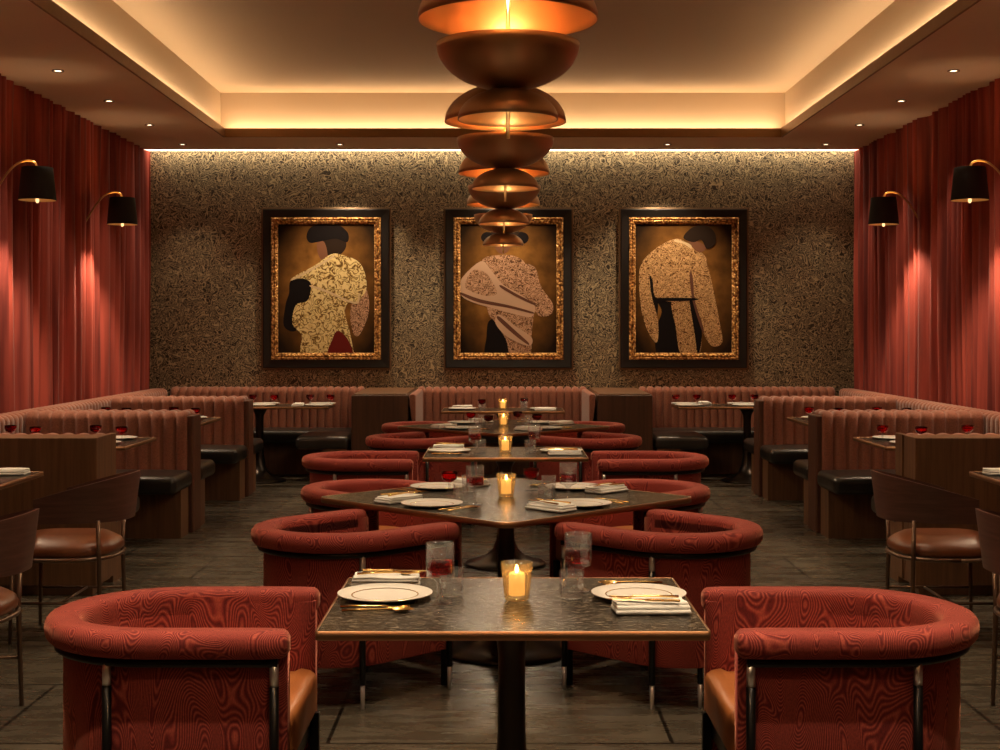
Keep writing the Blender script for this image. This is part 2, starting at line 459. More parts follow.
# bronze lip round the opening
c = MB(); e = .02
c.box(LX0, LX0+e, LY0, LY1, ZC-.004, ZC+.088); c.box(LX1-e, LX1, LY0, LY1, ZC-.004, ZC+.088)
c.box(LX0+e, LX1-e, LY1-e, LY1, ZC-.004, ZC+.088); c.box(LX0+e, LX1-e, LY0, LY0+e, ZC-.004, ZC+.088)
struct(c.build('trim_1', 'fascia'))
# skirting
struct(MB().box(XL, XR, YB-.02, YB, 0, .12).build('baseboard_back', 'darkwood'))

def led(label, *b):
    o = MB().box(*b).build('led_strip', 'led'); tag(o, label, 'light strip', 'light strips hidden in the ceiling tray')
z = ZC+.082
led('warm light strip on the left ledge of the ceiling tray', RX0+.015, LX0-.01, LY0, LY1, z, z+.012)
led('warm light strip on the right ledge of the ceiling tray', LX1+.01, RX1-.015, LY0, LY1, z, z+.012)
led('warm light strip on the far ledge of the ceiling tray', LX0, LX1, RY1-.12, RY1-.05, z, z+.012)
led('warm light strip on the near ledge of the ceiling tray', LX0, LX1, RY0+.02, LY0-.02, z, z+.012)
tag(MB().box(-3.98, 4.02, 15.27, 15.385, ZC+.004, ZC+.018).build('led_strip', 'led2'), 'bright light slot running along the top of the patterned back wall', 'light strip')

# ------------------------------------------------------------------ curtains
def curtain(side, label):
    x0 = -3.92 if side < 0 else 3.96
    ys = []; y = -2.0
    prm = []
    while y < 15.38:
        w_ = random.choice((.10, .14, .19, .26, .32))*random.uniform(.85, 1.15); prm.append((y, w_, min(.14, .62*w_+random.uniform(.01, .03)), random.uniform(0, .018), random.random())); y += w_
    rows = [0, .4, .92, 1.6, 2.2, 2.7, 3.0, 3.25, 3.4, 3.5, 3.58]
    pts = []
    for (a, w_, am, off, ph) in prm:
        for k in range(12):
            t = k/12
            pts.append((a+w_*t, am*(.5-.5*cos(2*pi*t))**.8+.010*sin(6*pi*t+ph*6), off, ph, t))
    b = MB()
    def fn(u, v):
        i = round(u*(len(pts)-1)); j = round(v*(len(rows)-1)); yy, d, off, ph, t = pts[i]; z = rows[j]
        k = 1-.6*(z/3.58)**5
        wob = .010*sin(z*1.3+ph*20+yy*.7)
        return (x0+side*(d*k+off)+wob, min(15.395, yy+.012*sin(z*.9+yy*3)), z)
    b.grid(fn, len(pts)-1, len(rows)-1)
    return tag(b.build('curtain', 'curtain'), label, 'curtain', 'floor to ceiling side curtains')
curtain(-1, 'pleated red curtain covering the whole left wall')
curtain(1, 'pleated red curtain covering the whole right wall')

# ------------------------------------------------------------------ banquettes
def tuft(b, p0, p1, nrm, z0, z1, th, cw=.095, roll=.04, bulge=.026, mi=0):
    """channel-tufted cushion: runs from p0 to p1 (plan), faces nrm, thickness th behind the face"""
    p0 = Vector(p0); p1 = Vector(p1); L = (p1-p0).length; d = (p1-p0)/L; nr = Vector(nrm)
    nc = max(2, round(L/cw)); sp = 8
    # path (depth offset from face, z, outward normal)
    path = [(0, z0, (1, 0)), (0, z0+(z1-z0)*.5, (1, 0)), (0, z1-roll, (1, 0))]
    for k in range(1, 5):
        a = pi/2*k/4; path.append((-roll+roll*cos(a), z1-roll+roll*sin(a), (cos(a), sin(a))))
    path.append((-th+roll*.5, z1, (0, 1))); path.append((-th, z1-roll*.4, (-1, .2)))
    path.append((-th, z1-.12, (-1, 0)))
    N = nc*sp
    def fn(u, v):
        j = round(v*(len(path)-1)); off, z, (nx, nz) = path[j]; i = round(u*N)
        t = (i % sp)/sp; q = bulge*(sin(pi*t)**.5 if t > 0 else 0)
        q2 = -bulge*.6 if t == 0 else q
        P = p0+d*(L*u)+nr*(off+nx*q2)
        return (P.x, P.y, z+nz*q2)
    b.grid(fn, N, len(path)-1, mi)
    for P in (p0, p1):      # end walls
        ring = [P+nr*o for o, zz, _ in path]
        vs = [(r.x, r.y, path[i][1]) for i, r in enumerate(ring)]
        b.add(vs, [tuple(range(len(vs)))], mi, False)
HB = .915; CZ0, CZ1 = .36, .49
def seat(parent, x0, x1, y0, y1, front):
    """cushion and recessed plinth; front = direction the sitter faces"""
    X0, X1 = min(x0, x1), max(x0, x1)
    MB().rbox(((X0+X1)/2, (y0+y1)/2, (CZ0+CZ1)/2), (X1-X0, y1-y0, CZ1-CZ0), .045, .012).build('seat', 'blackleather', parent)
    a, b_, c_, d_ = X0+.03, X1-.03, y0+.02, y1-.02
    if front == 'near': c_ = y0+.30
    if front == 'far': d_ = y1-.30
    if front == 'left': a = X0+.28
    if front == 'right': b_ = X1-.28
    MB().box(a, b_, c_, d_, 0, CZ0+.02).build('plinth', 'walnut', parent)
def booth_bench(s, yn, yf, kind, label):
    """bench across the side aisle: s side; yn/yf near and far faces"""
    xa, xw = (s*2.40+.035, s*3.70+.035)
    r = empty('booth_bench', ((xa+xw)/2, (yn+yf)/2, 0)); r2 = (xa+xw)/2, (yn+yf)/2
    def q(o): o.location = (-r2[0], -r2[1], 0); return o
    X0, X1 = sorted((xa, xw)); X = sorted((xa+s*.04, xw))
    n0 = len(bpy.data.objects)
    before = set(bpy.data.objects)
    if kind == 'wood':
        b = MB().box(X0, X1, yn, yf-.17, .06, .93).box(min(xa, xa+s*.035), max(xa, xa+s*.035), yf-.17, yf-.005, .06, .93).box(X0+.03, X1-.03, yn+.03, yf-.19, 0, .06); b.build('wood_panel', 'walnut', r, .006)
        b = MB(); tuft(b, (X[0], yf), (X[1], yf), (0, 1), .44, .905, .16); b.build('backrest', 'channel', r)
        seat(r, xa+s*0, xw, yf+.01, yf+.58, 'far')
    else:
        t = (yf-yn)/2
        b = MB(); tuft(b, (X[0], yn), (X[1], yn), (0, -1), .44, HB, t-.005); b.build('backrest', 'channel', r)
        b = MB(); tuft(b, (X[0], yf), (X[1], yf), (0, 1), .44, HB, t-.005); b.build('backrest', 'channel', r)
        b = MB().box(min(xa, xa+s*.05), max(xa, xa+s*.05), yn+.0, yf-.0, 0, HB-.01); b.build('end_panel', 'endcloth', r, .012)
        b = MB().box(X[0], X[1], yn+.03, yf-.03, 0, .5); b.build('core', 'darkwood', r)
        seat(r, xa, xw, yn-.58, yn-.01, 'near')
        seat(r, xa, xw, yf+.01, yf+.58, 'far')
    for o in set(bpy.data.objects)-before: o.location = (-r2[0], -r2[1], 0)
    return tag(r, label, 'banquette', 'booth banquettes reaching out to the aisles')
PY = [(8.03, 8.45), (10.56, 10.84), (12.89, 13.15)]
for s, sd in ((-1, 'left'), (1, 'right')):
    booth_bench(s, *PY[0], 'wood', 'walnut-backed booth bench nearest the camera on the %s, plain wood facing the viewer' % sd)
    booth_bench(s, *PY[1], 'cloth', 'middle channel-tufted double booth bench with black seats on the %s' % sd)
    booth_bench(s, *PY[2], 'cloth', 'farthest channel-tufted double booth bench with black seats on the %s' % sd)
def wall_bench(s, y0, y1, segs, label):
    xw = s*3.72+.035
    r = empty('wall_bench', (xw, (y0+y1)/2, 0)); before = set(bpy.data.objects)
    b = MB(); tuft(b, (xw, y0), (xw, y1), (-s, 0), .44, HB, .15, bulge=.014); b.build('backrest', 'channel', r)
    for a, c_ in segs:
        seat(r, xw-s*.02, xw-s*.52, a, c_, 'right' if s < 0 else 'left')
    for o in set(bpy.data.objects)-before: o.location = (-xw, -(y0+y1)/2, 0)
    return tag(r, label, 'banquette', 'long benches along the curtains')
for s, sd in ((-1, 'left'), (1, 'right')):
    wall_bench(s, 8.47, 15.16, [(9.05, 9.96), (11.44, 12.29), (13.75, 14.60)], 'long tufted bench running under the %s curtain behind the booths' % sd)
    wall_bench(s, 4.6, 8.0, [(4.65, 7.98)], 'tufted bench under the %s curtain beside the leather dining chairs' % sd)
# wooden blocks and benches on the back wall
BX = [(-1.50, -.93), (.98, 1.54)]
for (a, b_), sd in zip(BX, ('left', 'right')):
    r = empty('partition', ((a+b_)/2, 14.6, 0))
    o = MB().box(a-r.location.x, b_-r.location.x, 13.81-14.6, 15.40-14.6, .0, HB).build('cabinet_body', 'darkwood', r, .012)
    o = MB().box(a-r.location.x+.02, b_-r.location.x-.02, 13.83-14.6, 15.38-14.6, HB, HB+.012).build('capping', 'walnut', r, .004)
    tag(r, 'square dark wood block %s of the middle back bench' % sd, 'partition', 'wooden blocks on the back wall')
def back_bench(x0, x1, sides, label):
    cx = (x0+x1)/2; r = empty('back_bench', (cx, 15.0, 0)); before = set(bpy.data.objects)
    b = MB(); tuft(b, (x0, 15.2), (x1, 15.2), (0, -1), .44, HB, .18, .087); b.build('backrest', 'channel', r)
    seat(r, x0+.02, x1-.02, 14.62, 15.19, 'near')
    for (a, b_, f) in sides:
        if f == 'pad':
            nx = 1 if a < cx else -1
            bb = MB(); tuft(bb, (a, 13.86), (a, 15.1), (nx, 0), .44, HB, .05, .095, .02, .012); bb.build('backrest', 'channel', r)
        else: seat(r, a, b_, 13.83, 14.61, f)
    for o in set(bpy.data.objects)-before: o.location = (-cx, -15.0, 0)
    return tag(r, label, 'banquette', 'tufted benches against the patterned wall')
back_bench(-.92, .97, [(-.86, 0, 'pad'), (.91, 0, 'pad')], 'tufted bench against the back wall between the two wood blocks')
back_bench(-3.66, -1.51, [(-2.07, -1.52, 'left')], 'tufted corner bench on the back wall under the left painting')
back_bench(1.55, 3.72, [(1.56, 2.11, 'right')], 'tufted corner bench on the back wall under the right painting')

# ------------------------------------------------------------------ tables
def make_table(w, d, r, z=.75, base=.27, ped=True, two=False):
    def mk():
        t = empty('dining_table')
        ol = rrect(w, d, r)
        MB().layers(ol, [(.004, z-.026), (0, z-.024), (0, z-.001), (.006, z), (.0065, z-.002)], cap1=False).build('edge_band', 'edge', t)
        MB().layers(rrect(w-.012, d-.012, max(.004, r-.006)), [(0, z-.02), (0, z-.0012)]).build('tabletop', 'stone', t)
        for px in ((-w*.28, w*.28) if two else (0,)):
            prof = [(0, .0), (base, .0), (base, .012), (base*.96, .020), (base*.75, .034), (base*.50, .060), (base*.32, .105), (base*.22, .17), (.048, .27), (.042, .36), (.040, z-.16), (.046, z-.10), (.075, z-.045), (.11, z-.034), (0, z-.034)]
            MB().lathe(prof, 40, (px, 0, 0)).build('pedestal', 'pedestal', t)
            MB().box(px-.2, px+.2, -.05, .05, z-.036, z-.024).box(px-.05, px+.05, -.2, .2, z-.036, z-.024).build('mounting_plate', 'black', t)
        return t
    return mk
P_rect = Proto(make_table(1.06, .81, .012))
P_sq = Proto(make_table(1.32, 1.32, .08, base=.31))
P_side = Proto(make_table(1.12, .84, .012, .79))
P_corner = Proto(make_table(1.5, .62, .012, .79))
P_back = Proto(make_table(1.25, .66, .012))
CX = .0345
T = [('nearest', (CX, 4.065), 0), ('second', (.03, 6.66), pi/4), ('third', (.035, 9.13), 0), ('fourth', (.03, 11.65), pi/4), ('fifth', (.03, 14.15), 0)]
lab = ['rectangular black table with bronze edge, nearest the camera, in the middle',
       'large square black table turned cornerwise, nearer of the two such tables',
       'rectangular black table third from the camera in the middle row',
       'square black table turned cornerwise, farther of the two such tables',
       'rectangular black table in front of the middle back wall bench']
for (nm, (x, y), a), l in zip(T, lab):
    (P_back if nm == 'fifth' else P_sq if a else P_rect).put((x, y, 0), a, l, 'table', 'centre row tables')
for s, sd in ((-1, 'left'), (1, 'right')):
    cx = s*(3.08)+.035
    P_side.put((cx, 9.50, 0), 0, 'black booth table behind the walnut-backed bench, nearest booth on the %s' % sd, 'table', 'booth tables')
    P_side.put((cx, 11.80, 0), 0, 'black middle booth table between the two double benches on the %s' % sd, 'table', 'booth tables')
    P_corner.put((s*2.53+.035, 14.22, 0), 0, 'black corner booth table near the back wall on the %s' % sd, 'table', 'booth tables')
    P_side.put((cx, 7.05, 0), 0, 'black table in front of the %s walnut panel, beside the leather chair' % sd, 'table', 'side tables by the leather chairs')
    P_side.put((cx, 5.50, 0), 0, 'black table beside the nearest leather chair on the %s' % sd, 'table', 'side tables by the leather chairs')

# ------------------------------------------------------------------ tub chairs (face +Y)
def upath(hw, yf, yc, n=20, ns=6):
    p = [((-hw, yf-(yf-yc)*k/ns), (-1, 0)) for k in range(ns)]
    for k in range(n+1):
        a = pi+pi*k/n; p.append(((hw*cos(a), yc+hw*sin(a)), (cos(a), sin(a))))
    p += [((hw, yc+(yf-yc)*k/ns), (1, 0)) for k in range(1, ns+1)]
    return p
def usweep(b, path, prof, mi=0, roundend=0.0):
    """prof: list of (n,z) closed"""
    cn = sum(p[0] for p in prof)/len(prof); cz = sum(p[1] for p in prof)/len(prof)
    st = []
    if roundend:
        (p, n) = path[0]
        for k, (dy, sc) in enumerate(((0, .55), (-roundend*.25, .80), (-roundend*.6, .95))): st.append(((p[0], p[1]+dy), n, sc))
    st += [(p, n, 1) for i, (p, n) in enumerate(path) if not (roundend and i in (0, len(path)-1))] 
    if roundend:
        (p, n) = path[-1]
        for dy, sc in ((-roundend*.6, .95), (-roundend*.25, .80), (0, .55)): st.append(((p[0], p[1]+dy), n, sc))
    vs = []
    for p, n, sc in st:
        for (q, z) in prof:
            qq = cn+(q-cn)*sc; zz = cz+(z-cz)*sc
            vs.append((p[0]+n[0]*qq, p[1]+n[1]*qq, zz))
    m = len(prof)
    fs = [(i*m+k, i*m+(k+1) % m, (i+1)*m+(k+1) % m, (i+1)*m+k) for i in range(len(st)-1) for k in range(m)]
    fs += [tuple(range(m)), tuple(range((len(st)-1)*m, len(st)*m))]
    b.add(vs, fs, mi)
def rr(n0, n1, z0, z1, r, k=5):
    o = []
    for cn, cz, a0 in ((n1-r, z1-r, 0), (n0+r, z1-r, pi/2), (n0+r, z0+r, pi), (n1-r, z0+r, 3*pi/2)):
        for i in range(k+1):
            a = a0+pi/2*i/k; o.append((cn+r*cos(a), cz+r*sin(a)))
    return o
def make_tub():
    t = empty('tub_chair')
    hw, yf, yc = .315, .335, -.065
    path = upath(hw, yf, yc)
    b = MB(); usweep(b, path, [(-.052+.0, .674), (-.052, .700), (-.045, .715), (-.030, .7225), (.022, .7225), (.040, .716), (.049, .704), (.052, .685), (.049, .664), (.038, .650), (.020, .645), (-.030, .645), (-.052, .645)], 0, .03); b.build('arm_roll', 'velvet', t)
    b = MB(); usweep(b, [((p[0], min(p[1], yf-.006)), n) for p, n in path], rr(-.052, -.002, .17, .69, .006, 2), 0); b.build('shell', 'velvet', t)
    # rail under the roll
    rp = [(p[0]+n[0]*.014, min(p[1], yf-.03)+n[1]*.014, .634) for p, n in path]
    MB().tube(rp, .013, 8).build('rail', 'black', t)
    ins = [(p[0]-n[0]*.053, p[1]-n[1]*.053) for p, n in path]
    MB().layers(ins, [(.01, .33), (0, .345), (0, .44), (.006, .458), (.022, .47), (.05, .476)]).build('seat', 'tan', t)
    b = MB().layers([(p[0]*.98, min(p[1], yf-.02)) for p in ins], [(0, .26), (0, .33)]); b.build('seat_frame', 'black', t)
    # four outer legs: chrome collar, black post, chrome tip
    for sx in (-1, 1):
        for ly in (.295, -.175):
            if ly > 0: x = sx*(hw+.012); y = ly
            else: x = sx*(hw+.012)*cos(.34); y = yc-(hw+.012)*sin(.34)
            lg = MB().tube([(x, y, .10), (x, y, .568)], .0135, 10).build('leg', 'black', t)
            MB().tube([(x, y, .566), (x, y, .630)], .0125, 10).build('collar', 'chrome', lg)
            MB().tube([(x, y, 0), (x, y, .101)], [.008, .0105], 10).build('leg_tip', 'chrome', lg)
        x = sx*.262
        lg = MB().box(x-.014, x+.014, yf-.02, yf+.008, .0, .335).build('front_leg', 'black', t, .003)
    for sx in (-1, 1):
        x = sx*.15; y = -.30
        lg = MB().tube([(x, y, .10), (x, y, .2)], .0115, 10).build('leg', 'black', t)
        MB().tube([(x, y, 0), (x, y, .101)], [.008, .0105], 10).build('leg_tip', 'chrome', lg)
    return t
P_tub = Proto(make_tub)
def face(dx, dy): return math.atan2(dy, dx)-pi/2
G = 'red velvet tub chairs round the centre tables'
D = .335+.0
def tubs_rect(x, y, nm, off):
    for s, sd in ((-1, 'left'), (1, 'right')):
        P_tub.put((x+s*(off+D), y, 0), face(-s, 0), 'red velvet tub chair with tan seat at the %s end of the %s centre table' % (sd, nm), 'chair', G)
def tubs_sq(x, y, nm):
    R = .64+D; q = R*sqrt(.5)
    for sx in (-1, 1):
        for sy in (-1, 1):
            P_tub.put((x+sx*q, y+sy*q, 0), face(-sx, -sy), 'red velvet tub chair angled at the %s %s side of the %s centre table' % ('near' if sy < 0 else 'far', 'left' if sx < 0 else 'right', nm), 'chair', G)
tubs_rect(CX, 4.12, 'nearest', .62)
tubs_sq(.03, 6.66, 'second'); tubs_rect(.035, 9.22, 'third', .60); tubs_sq(.03, 11.65, 'fourth')

# ------------------------------------------------------------------ leather dining chairs (face +Y)
def make_dining():
    t = empty('dining_chair')
    # rounded seat pad
    ol = []
    for k in range(40):
        a = 2*pi*k/40; c_, s_ = cos(a), sin(a)
        ol.append((.25*abs(c_)**.75*(1 if c_ > 0 else -1), .035+.275*abs(s_)**.75*(1 if s_ > 0 else -1)))
    MB().layers(ol, [(.02, .425), (.002, .44), (0, .46), (.010, .482), (.035, .498), (.08, .520), (.14, .528)]).build('seat', 'brownleather', t)
    rg = [(x*1.0, y*1.0, .418) for x, y in ol]; rg.append(rg[0])
    MB().tube(rg, .011, 8).build('seat_rail', 'steel', t)
    for sx in (-1, 1):
        MB().tube([(sx*.225, .25, 0), (sx*.215, .24, .42)], [.009, .013], 10).build('leg', 'steel', t)
        MB().tube([(sx*.225, -.20, 0), (sx*.215, -.19, .42), (sx*.232, -.19, .612)], [.009, .012, .011], 10).build('leg', 'steel', t)
        MB().tube([(sx*.222, .245, .20), (sx*.222, -.195, .20)], .007, 8).build('stretcher', 'steel', t)
    MB().tube([(-.222, 0, .20), (.222, 0, .20)], .007, 8).build('stretcher', 'steel', t)
    # wrapped plywood back
    N = 36; th = .012; path = []
    for k in range(N+1):
        a = pi+pi*k/N
        e = .8
        x = .27*(abs(cos(a))**e)*(1 if cos(a) > 0 else -1); y = .12-.42*abs(sin(a))**e
        path.append((x, y))
    vs = []
    for i, (x, y) in enumerate(path):
        a_ = Vector(path[max(0, i-1)]); b_ = Vector(path[min(N, i+1)]); d = (b_-a_).normalized(); n = Vector((d.y, -d.x))
        u = (.12-y)/.42
        zt = .722+.115*u**1.0; zb = .600-.0*u
        fl = .03*u
        for (off, z, f) in ((0, zb, 0), (0, zt, fl), (-th, zt, fl), (-th, zb, 0)):
            vs.append((x+n.x*(off+f), y+n.y*(off+f), z))
    fs = [(i*4+k, i*4+(k+1) % 4, (i+1)*4+(k+1) % 4, (i+1)*4+k) for i in range(N) for k in range(4)]+[(0, 1, 2, 3), (N*4, N*4+1, N*4+2, N*4+3)]
    o = MB().add(vs, fs, 0, True).build('backrest', 'plywood', t)
    m_ = o.modifiers.new('es', 'EDGE_SPLIT'); m_.split_angle = radians(50)
    return t
P_din = Proto(make_dining)
for s, sd in ((-1, 'left'), (1, 'right')):
    for y, nm in ((5.46, 'nearest'), (7.03, 'second')):
        P_din.put((s*2.215+.03, y, 0), face(s, 0), 'brown leather dining chair with curved wooden back, %s on the %s' % (nm, sd), 'chair', 'leather dining chairs at the side tables')

# ------------------------------------------------------------------ tableware
def make_plate():
    t = empty('dinner_plate')
    MB().lathe([(0, .004), (.085, .004), (.09, 0), (.098, .002), (.143, .013), (.144, .0155), (.142, .016), (.10, .008), (.088, .0065), (0, .0065)], 48).build('plate_body', 'china', t)
    MB().lathe([(.0975, .0085), (.100, .0092), (.1015, .0088), (.100, .0082)], 48).build('well_ring', 'gold', t)
    MB().lathe([(.1421, .0158), (.1436, .0158), (.1440, .0146), (.1425, .0155)], 48).build('rim_band', 'gold', t)
    return t
def make_plate_small():
    return MB().lathe([(0, .004), (.085, .004), (.09, 0), (.098, .002), (.143, .013), (.144, .0155), (.142, .016), (.10, .008), (.09, .012), (.086, .014), (0, .011)], 32).build('dinner_plate', 'china')
def make_napkin():
    b = MB()
    b.rbox((0, 0, .006), (.115, .215, .012), .0055, 0, 2, 4)
    b.rbox((.004, 0, .017), (.108, .210, .011), .005, .004, 2, 4)
    b.rbox((.010, .002, .026), (.094, .205, .007), .003, .003, 2, 4)
    for i, v in enumerate(b.v):
        b.v[i] = (v[0]+.003*sin(v[1]*40), v[1]+.003*sin(v[0]*50), v[2]+.0015*sin(v[0]*60+v[1]*35)*(v[2] > .02))
    return b.build('folded_napkin', 'linen')
def spoon_mesh(b):
    b.tube([(0, -.10, .004), (0, -.04, .006), (0, .02, .007), (0, .045, .005)], [.0042, .003, .0026, .003], 8)
    def fn(u, v):
        a = 2*pi*u; r = v
        x = .021*r*cos(a)*(1-.12*sin(a)); y = .073+.031*r*sin(a); z = .0015+.0065*r*r
        return (x, y, z)
    b.grid(fn, 20, 4)
    def fn2(u, v):
        x, y, z = fn(u, v); return (x*1.04, .073+(y-.073)*1.04, z-.0012)
    b.grid(fn2, 20, 4)
def make_spoon(): b = MB(); spoon_mesh(b); return b.build('spoon', 'gold')
def make_fork():
    b = MB()
    b.tube([(0, -.10, .004), (0, -.04, .006), (0, .02, .007), (0, .04, .006)], [.0042, .003, .0026, .003], 8)
    b.rbox((0, .053, .0045), (.023, .03, .003), .0013, 0, 2, 2)
    for k in range(4):
        x = -.0096+.0064*k; b.tube([(x, .062, .005), (x, .085, .006), (x, .102, .008)], [.0016, .0015, .0008], 6)
    return b.build('fork', 'gold')
def make_knife():
    b = MB(); b.rbox((0, -.05, .0045), (.010, .10, .007), .003, 0, 2, 2)
    b.add([(-.007, 0, .004), (.006, 0, .004), (.009, .06, .004), (.006, .10, .004), (-.004, .112, .004), (-.007, .09, .004),
           (-.006, 0, .0058), (.005, 0, .0058), (.0085, .06, .005), (.0055, .10, .005), (-.004, .111, .005), (-.006, .09, .0058)],
          [(0,1,2,3,4,5), (6,7,8,9,10,11)]+[(i, (i+1) % 6, 6+(i+1) % 6, 6+i) for i in range(6)], 0, False)
    return b.build('table_knife', 'gold')
def make_goblet():
    t = empty('wine_goblet')
    MB().lathe([(0, 0), (.034, 0), (.036, .003), (.030, .006), (.012, .012), (.009, .03), (.010, .062), (.020, .072), (.040, .080), (.0425, .10), (.0425, .178), (.0405, .178), (.0405, .102), (.038, .088), (.0, .084)], 28).build('glass_body', 'glass', t)
    MB().lathe([(0, .085), (.037, .089), (.0398, .102), (.0398, .128), (0, .128)], 28).build('wine', 'ruby', t)
    return t
def make_coupe():
    t = empty('ruby_glass')
    MB().lathe([(0, 0), (.030, 0), (.031, .003), (.010, .006), (.006, .02), (.006, .05), (.014, .058)], 24).build('stem', 'glass', t)
    MB().lathe([(0, .056), (.016, .058), (.036, .072), (.041, .090), (.041, .108), (.039, .108), (.039, .091), (.034, .076), (0, .062)], 24).build('bowl', 'ruby', t)
    return t
def make_tumbler():
    return MB().lathe([(0, 0), (.030, 0), (.0335, .006), (.036, .04), (.037, .082), (.0352, .082), (.034, .04), (.031, .014), (0, .012)], 48, rib=.025, ribn=12).build('tumbler', 'glass')
def make_candle():
    t = empty('candle_holder')
    MB().lathe([(0, 0), (.032, 0), (.036, .006), (.041, .05), (.047, .112), (.0445, .112), (.0385, .05), (.033, .016), (0, .014)], 60, rib=.03, ribn=15).build('glass_holder', 'ribbed', t)
    c_ = MB().lathe([(0, .0145), (.024, .0145), (.024, .078), (.021, .081), (0, .079)], 24).build('candle', 'wax', t)
    MB().lathe([(0, .079), (.0045, .083), (.006, .090), (.004, .099), (0, .106)], 12).build('flame', 'flame', c_)
    return t
PP = dict(plate=Proto(make_plate), plate2=Proto(make_plate_small), nap=Proto(make_napkin), spoon=Proto(make_spoon), fork=Proto(make_fork), knife=Proto(make_knife),
          goblet=Proto(make_goblet), coupe=Proto(make_coupe), tumbler=Proto(make_tumbler), candle=Proto(make_candle))
def setting(x, y, ang, z, where, what, fg=.20):
    """diner faces direction ang; where = '<place> of the <n> centre table'"""
    f = (cos(ang), sin(ang)); r = (sin(ang), -cos(ang)); rz = ang-pi/2
    j = lambda a: random.uniform(-a, a)
    def at(fw, rt): return (x+f[0]*fw+r[0]*rt, y+f[1]*fw+r[1]*rt)
    def put(k, fw, rt, dz, lb, cat, g, da=0, tilt=0):
        px, py = at(fw+j(.004), rt+j(.004)); o = PP[k].put((px, py, z+dz), rz+da+j(.03), lb, cat, g); return o
    e = .0008
    if 'P' in what: put('plate', 0, 0, e, 'white gold-rimmed dinner plate at the '+where, 'plate', 'white plates')
    if 'p' in what: put('plate2', 0, 0, e, 'white china plate at the '+where, 'plate', 'white plates')
    if 'N' in what: put('nap', -.01, -.215, .001, 'folded white napkin at the '+where, 'napkin', 'folded napkins')
    if 'K' in what:
        put('knife', .005, -.243, .034, 'gold knife lying on the napkin at the '+where, 'cutlery', 'gold cutlery on napkins', -.12)
        put('fork', .0, -.195, .034, 'gold fork lying on the napkin at the '+where, 'cutlery', 'gold cutlery on napkins', .06)
    if 'S' in what:
        put('spoon', .0, .215, e, 'gold spoon on the bare tabletop at the '+where, 'cutlery', 'gold cutlery on the tabletops', .03)
        put('fork', -.01, .172, e, 'gold fork on the bare tabletop at the '+where, 'cutlery', 'gold cutlery on the tabletops', -.06)
    if 'G' in what: put('goblet', .175, .10, e, 'goblet of red wine at the '+where, 'glass', 'goblets of red wine')
    if 'T' in what: put('tumbler', .205, -.02, e, 'clear ribbed tumbler at the '+where, 'glass', 'clear tumblers')
    if 'C' in what: put('coupe', fg, .11, e, 'ruby red stemmed glass at the '+where, 'glass', 'ruby red glasses')
for s, sd in ((-1, 'left'), (1, 'right')):
    a = 0 if s < 0 else pi
    setting(CX+s*.384, 4.135, a, .75, '%s end of the nearest centre table' % sd, 'PNKSGT')
    setting(.035+s*.375, 9.14, a, .75, '%s end of the third centre table' % sd, 'pNKSGT')
    setting(.03+s*.42, 14.16, a, .75, '%s end of the back wall centre table' % sd, 'pNCT')
    for sy, ny in ((-1, 'near'), (1, 'far')):
        for (tx, ty, nm, wh) in ((.03, 6.66, 'second', 'PNKSCT' if sy > 0 else 'PNKSTG'), (.03, 11.65, 'fourth', 'pNSCT')):
            aa = math.atan2(-sy, -s)
            setting(tx+s*.345, ty+sy*.345, aa, .75, '%s %s side of the %s centre table' % (ny, sd, nm), wh)
for (nm, x, y) in (('nearest', .05, 4.09), ('second', .03, 6.66), ('third', .035, 9.1), ('fourth', .03, 11.65), ('back wall', .03, 14.15)):
    PP['candle'].put((x, y, .7508), 0, 'lit candle in a ribbed glass at the middle of the %s centre table' % nm, 'candle', 'lit table candles')
    point('candle_flame_light', (x, y, .7508+.092), 1.1, (1, .5, .16), .006)
for s, sd in ((-1, 'left'), (1, 'right')):
    for (cx, cy, nm) in ((3.08, 9.50, 'nearest booth table'), (3.08, 11.80, 'middle booth table'), (2.23, 14.22, 'corner booth table')):
        for sy, ny in ((-1, 'near'), (1, 'far')):
            aa = pi/2 if sy < 0 else -pi/2
            for q, (dx, qn) in enumerate(((-.33, 'aisle'), (.26, 'curtain'))):
                wh = '%s %s side of the %s %s' % (ny, qn, sd, nm)
                setting(s*(cx+dx)+.035, cy+sy*(.21 if cy < 14 else .15), aa, .79, wh, 'pC' if q or s*sy < 0 else 'pNC', .14)
    # napkin and plate of the table in front of the walnut panel
    setting(s*2.78+.035, 7.03, 0 if s > 0 else pi, .79, '%s table by the leather chair' % sd, 'PS')
    PP['nap'].put((s*2.66+.035, 7.30, .791), pi/2, 'folded white napkin on the %s table in front of the walnut panel' % sd, 'napkin', 'folded napkins')

